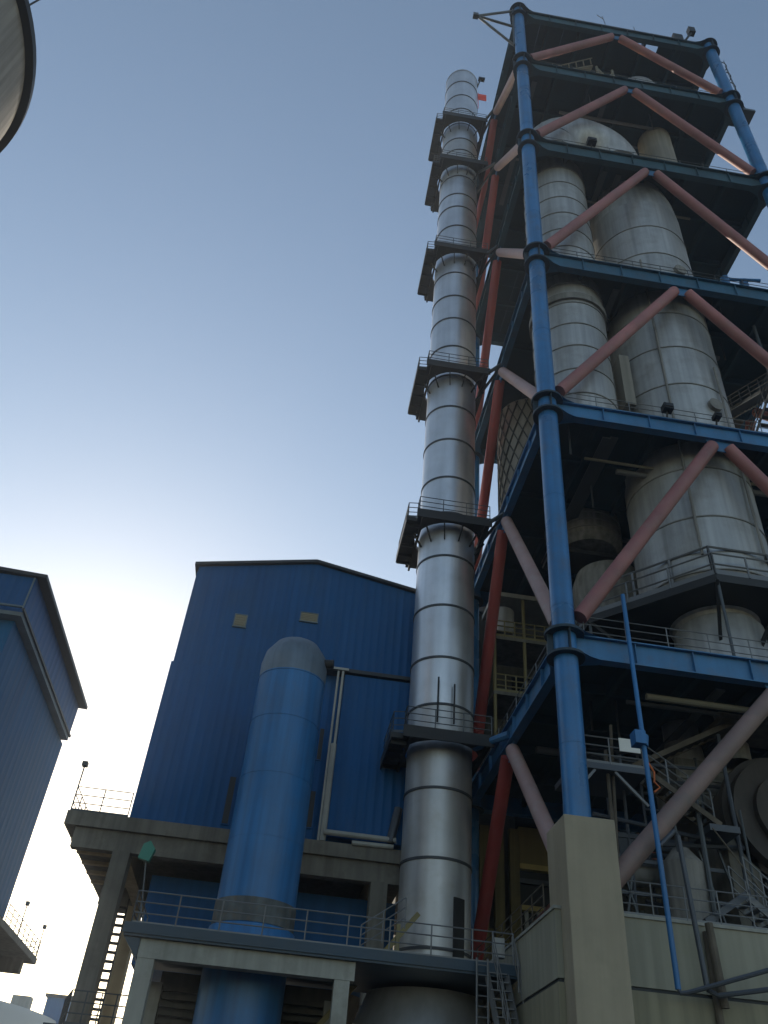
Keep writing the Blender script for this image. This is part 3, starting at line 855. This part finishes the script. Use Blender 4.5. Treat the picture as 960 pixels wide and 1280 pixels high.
# ------------------------------------------------------------------ blue filter building (middle)
FB = 39.5
bl = thing('filter_building', 'blue clad gabled building with two small vents behind the silver chimney', 'building', (-0.5, 46, 13.9))
def ribbed(x0, x1, zb, ztop, y, thick=.3, pitch=.42, rib=.011):
    """front-facing trapezoid cladding sheet; ztop(x) gives the upper edge"""
    mb = MB()
    xs = [x0]
    x = x0
    prof = []
    while x < x1 - 1e-6:
        e = min(x + pitch, x1)
        prof += [(x, 0), (x + (e - x) * .70, 0), (x + (e - x) * .76, rib), (x + (e - x) * .94, rib)]
        x = e
    prof.append((x1, 0))
    bot = [mb.bm.verts.new((px, y - d, zb)) for px, d in prof]
    top = [mb.bm.verts.new((px, y - d, ztop(px))) for px, d in prof]
    for a in range(len(prof) - 1):
        mb.bm.faces.new((bot[a], bot[a + 1], top[a + 1], top[a]))
    bb = [mb.bm.verts.new((px, y + thick, zb)) for px in (x0, x1)]
    tb = [mb.bm.verts.new((px, y + thick, ztop(px))) for px in (x0, x1)]
    mb.bm.faces.new((bot[0], top[0], tb[0], bb[0]))
    mb.bm.faces.new((bot[-1], bb[1], tb[1], top[-1]))
    mb.bm.faces.new((bb[0], tb[0], tb[1], bb[1]))
    return mb
ridge_x, ridge_z, eave_z = -0.5, 29.75, 28.45
def roofz(x): return ridge_z - (ridge_z - eave_z) * abs(x - ridge_x) / 6.5 - .10 if x < ridge_x else ridge_z - 1.2 * (x - ridge_x) / 6.5 - .1
w1 = ribbed(-7.02, 6.05, 22.2, roofz, FB).build('upper_cladding', 'clad', bl)
w2 = ribbed(-7.15, 6.05, 13.95, lambda x: 22.26, FB - .06).build('lower_cladding', 'clad', bl)
MB().box(-7.12, -6.9, FB + .31, 53.5, 13.95, 28.2).build('side_wall', 'clad', bl)
MB().box(5.9, 6.1, FB + .31, 53.5, 13.95, 28.2).build('side_wall', 'clad', bl)
MB().box(-6.9, 5.9, 53.2, 53.4, 13.95, 28.2).build('rear_wall', 'clad', bl)
rf = MB()
rf.prism([(-7.25, roofz(-7.25) + .02), (ridge_x, roofz(ridge_x) + .02), (6.3, roofz(6.3) + .02), (6.3, roofz(6.3) + .2), (ridge_x, roofz(ridge_x) + .2), (-7.25, roofz(-7.25) + .2)], 'y', FB - .22, 54)
rf.build('roof', 'roof', bl)
for (xa, xb, za, zb) in ((-4.42, -3.82, 24.85, 25.55), (-.92, -.02, 25.75, 26.25)):
    v = MB().box(xa, xb, FB - .05, FB + .05, za, zb).build('vent_window', 'beige_win', bl)
    for q in range(4):
        z = za + .08 + q * (zb - za - .1) / 4
        MB().box(xa + .04, xb - .04, FB - .085, FB - .052, z, z + .05).build('louvre', 'beige_win', v)
    fm = MB().box(xa - .05, xa - .005, FB - .09, FB + .02, za - .015, zb + .05).box(xb + .005, xb + .05, FB - .09, FB + .02, za - .015, zb + .05).box(xa, xb, FB - .09, FB + .02, zb + .005, zb + .05)
    fm.build('frame', 'soffit', v)
    MB().box(xa - .07, xb + .07, FB - .11, FB + .05, za - .08, za - .02).build('sill', 'soffit', v)
# annex block standing proud of the facade on the right
an = ribbed(1.85, 6.0, 14.25, lambda x: 22.55, FB - .55, thick=.45).build('annex_panel', 'clad', bl)
MB().box(.65, 6.1, FB - .72, FB - .1, 22.62, 22.82).build('annex_roof', 'roof', bl)
MB().bar((.65, FB - .80, 22.72), (2.0, FB - .80, 22.72), .05, .12).build('annex_flashing', 'pale', bl)
pv = MB()
pv.tube((1.72, FB - .75, 22.6), (1.72, FB - .75, 18.4), .07, 8).tube((1.68, FB - .75, 18.6), (1.68, FB - .75, 13.95), .14, 10)
pv.tube((1.48, FB - .72, 22.6), (1.48, FB - .72, 13.95), .06, 8)
pv.build('downpipe', 'pale', bl)
MB().tube((1.7, FB - .95, 14.3), (5.0, FB - .95, 14.3), .13, 10).build('header_pipe', 'pale', bl)
MB().tube((3.0, FB - 1.0, 13.95), (4.9, FB - 1.0, 13.98), .11, 10).build('header_pipe', 'pale', bl)
MB().tube((4.75, FB - .9, 14.2), (5.05, FB - .9, 15.8), .2, 10).build('elbow_pipe', 'grey_pipe', bl)
for (xa, xb, za, zb) in ((.80, 1.12, 14.7, 16.4), (.95, 1.15, 18.0, 19.6), (-3.0, -2.72, 14.4, 16.6)):
    w = MB().box(xa - .05, xb + .05, FB - .125, FB + .02, za - .05, zb + .05).build('slot_frame', 'clad', bl)
    MB().box(xa, xb, FB - .135, FB + .01, za, zb).build('slot_window', 'black', w)
# floor slab, beams and legs
MB().box(-9.7, 5.85, 38.55, 53.8, 13.3, 13.9).build('floor_slab', 'conc_dark', bl)
MB().box(-9.2, 5.8, 38.75, 39.25, 12.45, 13.297).build('edge_beam', 'conc_dark', bl)
MB().box(-9.2, 5.8, 48.3, 48.8, 12.45, 13.297).build('edge_beam', 'conc_dark', bl)
for x in (-6.94, 0, 4.4):
    MB().box(x - .3, x + .3, 39.253, 48.297, 12.3, 13.296).build('cross_beam', 'conc_warm', bl)
for k in range(5):
    y = 40.5 + k * 1.7
    MB().box(-9.62, -7.06, y - .15, y + .15, 13.15, 13.298).build('rib_beam', 'conc_warm', bl)
for (x, y) in ((-6.94, 39.0), (4.4, 39.0), (4.4, 48.55)):
    MB().box(x - .37, x + .37, y - .45, y + .45, 0, 12.45 - .004).build('leg', 'conc_dark', bl)
MB().box(-7.65, -6.95, 48.0, 48.9, 0, 12.446).build('leg', 'conc_warm', bl)
MB().box(-5.75, 5.5, 41.0, 47.9, 8.6, 12.25).build('hopper_casing', 'clad', bl)
for (x, y) in ((-2.5, 44), (2.5, 44)):
    MB().lathe([(2.2, 8.6), (.6, 5.2), (.5, 1.0)], x, y, 32).build('hopper', 'conc_dark', bl)
ra = rail_mb([(-9.6, 45, 13.9), (-9.6, 38.65, 13.9), (-7.1, 38.65, 13.9)], sp=1.3, r=.024)
ra.build('railing', 'rail_dark', bl)
MB().tube((-9.6, 38.65, 13.9), (-9.6, 38.65, 16.0), .035, 6).box(-9.72, -9.48, 38.5, 38.8, 15.95, 16.15).build('lamp_post', 'rail_dark', bl)
lad = MB()
for x in (-7.72, -7.28):
    lad.bar((x, 46, 0), (x, 46, 12.3), .07, .1, (0, 1, 0))
k = 0
z = 1.0
while z < 12.2:
    lad.box(-7.70, -7.30, 45.86, 46.12, z, z + .1); z += .40
lad.build('ladder', 'black', bl)

bl.scale = (1.076, 1.076, 1.076)
bl.location = (-0.538, 49.496, 14.835)

# ------------------------------------------------------------------ blue vertical duct
bd = thing('blue_duct', 'fat blue vertical duct with a bare grey domed top in front of the building', 'duct', (-.78, 37, 8.4))
MB().lathe([(1.62, 9.9), (1.60, 20.6)], -.78, 37.0, 56).build('shell', 'pipe_blue', bd)
MB().lathe([(1.61, 20.6), (1.62, 21.4), (1.50, 22.0), (1.1, 22.6), (.55, 22.93), (0, 23.02)], -.78, 37.0, 56).build('cap', 'pipe_cap', bd)
MB().lathe([(1.66, 9.55), (1.66, 10.45), (1.60, 10.45)], -.78, 37.0, 56).build('stained_band', 'stain', bd)
MB().lathe([(1.95, 8.4), (1.72, 9.5), (1.6, 9.56)], -.78, 37.0, 56).build('skirt', 'pipe_blue', bd)
MB().lathe([(1.6, 0), (1.6, 8.0)], -.78, 36.0, 48).build('lower_shell', 'pipe_blue', bd)
for z in (12.9, 15.6, 18.3, 20.6):
    MB().lathe([(1.59, z - .03), (1.625, z - .03), (1.625, z + .03), (1.59, z + .03)], -.78, 37.0, 56).build('weld_band', 'pipe_blue', bd)
MB().tube((.6, 36.6, 21.7), (1.1, 36.5, 21.7), .22, 12).build('nozzle', 'black', bd)

# ------------------------------------------------------------------ low frame structure in front
lf = thing('low_frame', 'low concrete frame with a blue edged roof slab and railing in the foreground', 'frame', (1, 35, 0))
MB().box(-5.05, 9.0, 32.5, 38.2, 8.02, 8.40).build('roof_slab', 'flash', lf)
MB().box(-5.1, 9.05, 32.44, 32.497, 8.10, 8.44).build('edge_trim', 'flash', lf)
MB().box(-4.45, 3.1, 32.7, 33.25, 7.42, 8.017).build('front_beam', 'conc_grey', lf)
MB().prism([(-5.03, 8.0), (-4.46, 8.0), (-4.46, 7.35)], 'y', 32.6, 37.5).build('eave_fin', 'flash', lf)
for (x, y, w) in ((-4.14, 33.0, .6), (2.68, 33.0, .54), (-4.14, 37.3, .6), (2.68, 37.3, .5)):
    MB().box(x - w / 2, x + w / 2, y - .28, y + .28, 0, 7.416).build('column', 'conc_grey', lf)
for k in range(22):
    z = 1.5 + k * .27
    MB().box(-3.8, -2.4, 37.0, 37.12, z, z + .16).build('louvre_slat', 'wall_rear', lf)
    MB().box(.9, 2.4, 37.0, 37.12, z, z + .16).build('louvre_slat', 'wall_rear', lf)
MB().box(-4.0, 2.9, 37.6, 37.9, 0, 7.9).build('rear_wall', 'wall_rear', lf)
rail_mb([(-4.9, 36.5, 8.4), (-4.9, 32.6, 8.4), (8.8, 32.6, 8.4)], sp=1.45, r=.026).build('railing', 'rail', lf)
rail_mb([(3.3, 33.8, 8.4), (4.9, 33.6, 9.5)], sp=1.2, r=.026, kick=0).build('stair_railing', 'rail', lf)
MB().box(8.15, 8.55, 32.9, 33.2, 8.75, 9.4).build('cabinet', 'vessel', lf)
yf = MB()
yf.bar((2.0, 36.9, 6.2), (6.0, 37.3, 11.0), .18, .2)
yf.bar((5.0, 36.0, 8.4), (5.0, 36.0, 10.2), .15, .15)
yf.build('yellow_strut', 'rail_yellow', lf)

cl = thing('cage_ladder', 'grey caged access ladder at the lower right of the chimney base', 'ladder', (7.6, 31.8, 5))
lm = MB()
for x in (7.35, 7.75):
    lm.tube((x, 32.2, 2.0), (x, 32.2, 8.5), .04, 6)
for k in range(20): lm.tube((7.35, 32.2, 2.2 + k * .32), (7.75, 32.2, 2.2 + k * .32), .022, 5)
lm.build('ladder', 'rail', cl)
cm = stair_mb((8.9, 31.5, 3.4), (8.1, 32.6, 8.4), .7, 18, (1, 0, 0))
cm.build('stair_flight', 'rail', cl)
for x in (8.2, 8.95):
    rail_mb([(x + .55, 31.4, 3.4), (x - .2, 32.5, 8.4)], sp=.8, r=.022, kick=0).build('railing', 'rail', cl)

# green floodlight on the slab of the filter building
gl = thing('green_floodlight', 'small green floodlight on a thin post under the building slab', 'lamp', (-5.4, 36, 8.4))
MB().tube((-5.0, 36.4, 8.4), (-5.45, 36, 11.6), .03, 6).build('post', 'rail', gl)
MB().prism([(-5.75, 11.5), (-5.3, 11.4), (-5.15, 11.9), (-5.4, 12.2), (-5.65, 12.05)], 'y', 35.8, 36.1).build('housing', 'green', gl)

# ------------------------------------------------------------------ left blue building
LX = -17.0
lb = thing('left_building', 'blue clad building with an overhanging upper storey at the left edge', 'building', (-23, 52, 13))
def side_ribbed(y0, y1, zb, zt_, x, pitch=.45, rib=.03):
    mb = MB()
    prof = []
    y = y0
    while y < y1 - 1e-6:
        e = min(y + pitch, y1)
        prof += [(y, 0), (y + (e - y) * .70, 0), (y + (e - y) * .76, rib), (y + (e - y) * .94, rib)]
        y = e
    prof.append((y1, 0))
    bot = [mb.bm.verts.new((x + d, py, zb)) for py, d in prof]
    top = [mb.bm.verts.new((x + d, py, zt_)) for py, d in prof]
    for a in range(len(prof) - 1):
        mb.bm.faces.new((bot[a], bot[a + 1], top[a + 1], top[a]))
    b2 = [mb.bm.verts.new((x - .3, py, zb)) for py in (y0, y1)]
    t2 = [mb.bm.verts.new((x - .3, py, zt_)) for py in (y0, y1)]
    mb.bm.faces.new((bot[0], top[0], t2[0], b2[0])); mb.bm.faces.new((bot[-1], b2[1], t2[1], top[-1]))
    mb.bm.faces.new((b2[0], t2[0], t2[1], b2[1]))
    return mb
side_ribbed(44.25, 61.7, 13.9, 25.94, LX - .38, .9, .008).build('side_cladding', 'clad2', lb)
ribbed(-31, LX - .39, 13.9, lambda x: 25.94, 44.2).build('front_cladding', 'clad2', lb)
side_ribbed(43.65, 60.9, 26.2, 28.66, LX + .1, .9, .008).build('upper_side_cladding', 'clad', lb)
ribbed(-31, LX + .09, 26.2, lambda x: 28.66, 43.6).build('upper_front_cladding', 'clad', lb)
MB().box(-31, LX + .10, 43.5, 60.95, 25.95, 26.19).build('soffit', 'soffit', lb)
MB().bar((LX + .17, 43.3, 26.3), (LX + .17, 61.0, 26.3), .1, .16).build('ledge', 'roof', lb)
MB().bar((-31, 43.25, 26.4), (LX + .1, 43.25, 26.4), .14, .1).build('ledge', 'soffit', lb)
MB().tube((LX + .02, 43.5, 26.4), (LX + .02, 43.5, 28.6), .05, 8).build('corner_trim', 'soffit', lb)
MB().prism([(LX + .7, 28.62), (LX + .7, 28.85), (-24, 29.2), (-31, 28.85), (-31, 28.62), (-24, 28.97)], 'y', 43.35, 61.15).build('roof', 'roof', lb)
MB().box(-31, -30.7, 44.6, 59.5, 13.9, 28.6).build('far_wall', 'clad2', lb)
MB().box(-31, LX - .69, 61.3, 61.6, 13.9, 28.6).build('rear_wall', 'clad2', lb)
MB().box(-20.2, -19.2, 43.48, 43.64, 27.4, 28.1).build('vent_window', 'beige_win', lb)
MB().box(-32, LX - .0, 42.9, 72.3, 13.2, 13.6).build('floor_slab', 'conc_dark', lb)
MB().box(-32, LX - .6, 70.5, 71.2, 12.3, 13.197).build('edge_beam', 'conc_dark', lb)
rail_mb([(LX - .1, 61.2, 13.6), (LX - .1, 72.2, 13.6), (-26, 72.2, 13.6)], sp=1.4, r=.03, kick=.1).build('railing', 'rail_dark', lb)
for y in (65.2, 72.0):
    MB().tube((LX - .1, y, 13.6), (LX - .1, y, 15.7), .04, 6).box(LX - .22, LX + .02, y - .15, y + .15, 15.6, 15.85).build('lamp_post', 'rail_dark', lb)
for (x, y) in ((-30, 45), (-30, 70)):
    MB().box(x - .5, x + .5, y - .5, y + .5, 0, 13.196).build('leg', 'conc_dark', lb)
for (x, y) in ((-19, 45.0), (-24.0, 70.8)):
    MB().box(x - .5, x + .5, y - .5, y + .5, 0, 12.29).build('leg', 'conc_dark', lb)

# ------------------------------------------------------------------ silo high on the left
sil = thing('storage_silo', 'huge round grey silo top with a dark rim at the upper left corner', 'silo', (-25.0, 16.8, 0))
SX, SY, SR = -25.0, 16.75, 8.85
MB().lathe([(SR - .30, 0), (SR - .30, 39.8)], SX, SY, 96).build('wall', 'silo', sil)
MB().lathe([(SR - .32, 39.7), (SR + .05, 39.75), (SR + .05, 40.15), (SR - .5, 40.3)], SX, SY, 96).build('rim', 'roof', sil)
MB().lathe([(SR - .4, 40.2), (4, 41.0), (0, 41.4)], SX, SY, 64).build('roof', 'conc_dark', sil)
MB().tube((SX + 8.8, SY - .6, 40.2), (SX + 9.3, SY - .7, 41.6), .04, 6).box(SX + 9.2, SX + 9.45, SY - .85, SY - .6, 41.5, 41.75).build('lamp', 'black', sil)

# ------------------------------------------------------------------ far things low on the left
dm = thing('storage_dome', 'pale shallow storage dome roof far away at the lower left', 'dome', (-62, 150, 0))
MB().lathe([(31, 0), (31, 17.6), (30.6, 18.4), (20, 20.2), (8, 21.2), (0, 21.4)], -60, 150, 72).build('dome_roof', 'dome', dm)
MB().box(-34.5, -32, 139, 141, 17.4, 20.0).build('roof_hatch', 'pale', dm)
for k in range(24):
    a = R(-90 + k * 7)
    pass
tb = thing('blue_tower', 'small blue clad tower far off beside the pale dome roof', 'tower', (-30, 150, 0))
MB().box(-31.7, -28.3, 148, 152, 0, 21.4).build('wall', 'clad2', tb)
MB().box(-32.0, -28.0, 147.7, 152.3, 21.4, 21.8).build('roof', 'roof', tb)
for z in (8, 12, 16):
    MB().box(-31.0, -29.2, 147.9, 148.1, z, z + 1.4).build('window', 'glass', tb)
fd = thing('railed_deck', 'dark low steel deck with railing at the bottom left beside the concrete legs', 'deck', (-6, 36, 0))
MB().box(-7.6, -4.6, 36.0, 38.4, 5.2, 5.62).build('deck', 'flash', fd)
rail_mb([(-6.9, 36.05, 5.62), (-4.7, 36.05, 5.62)], sp=.55, r=.024, kick=.1).build('railing', 'rail_dark', fd)
rail_mb([(-7.5, 38.3, 5.62), (-6.9, 36.05, 5.62)], sp=.6, r=.024, kick=.1).build('railing', 'rail_dark', fd)
for (x, y) in ((-7.4, 38.2), (-4.8, 36.2)):
    MB().box(x - .1, x + .1, y - .1, y + .1, 0, 5.19).build('post', 'flash', fd)

# ------------------------------------------------------------------ thin air haze
hz = MB()
hz.box(-140, 90, -30, 260, -1.5, 102)
o = hz.build('haze', 'ground'); o['kind'] = 'stuff'
hm = bpy.data.materials.new('thin_haze'); hm.use_nodes = True
hn = hm.node_tree
for nd in list(hn.nodes):
    if nd.type != 'OUTPUT_MATERIAL': hn.nodes.remove(nd)
pv_ = hn.nodes.new('ShaderNodeVolumePrincipled')
pv_.inputs['Color'].default_value = (0.80, 0.88, 1.0, 1)
pv_.inputs['Density'].default_value = 0.0005
pv_.inputs['Anisotropy'].default_value = 0.4
hn.links.new(pv_.outputs[0], [n for n in hn.nodes if n.type == 'OUTPUT_MATERIAL'][0].inputs['Volume'])
o.data.materials.clear(); o.data.materials.append(hm)
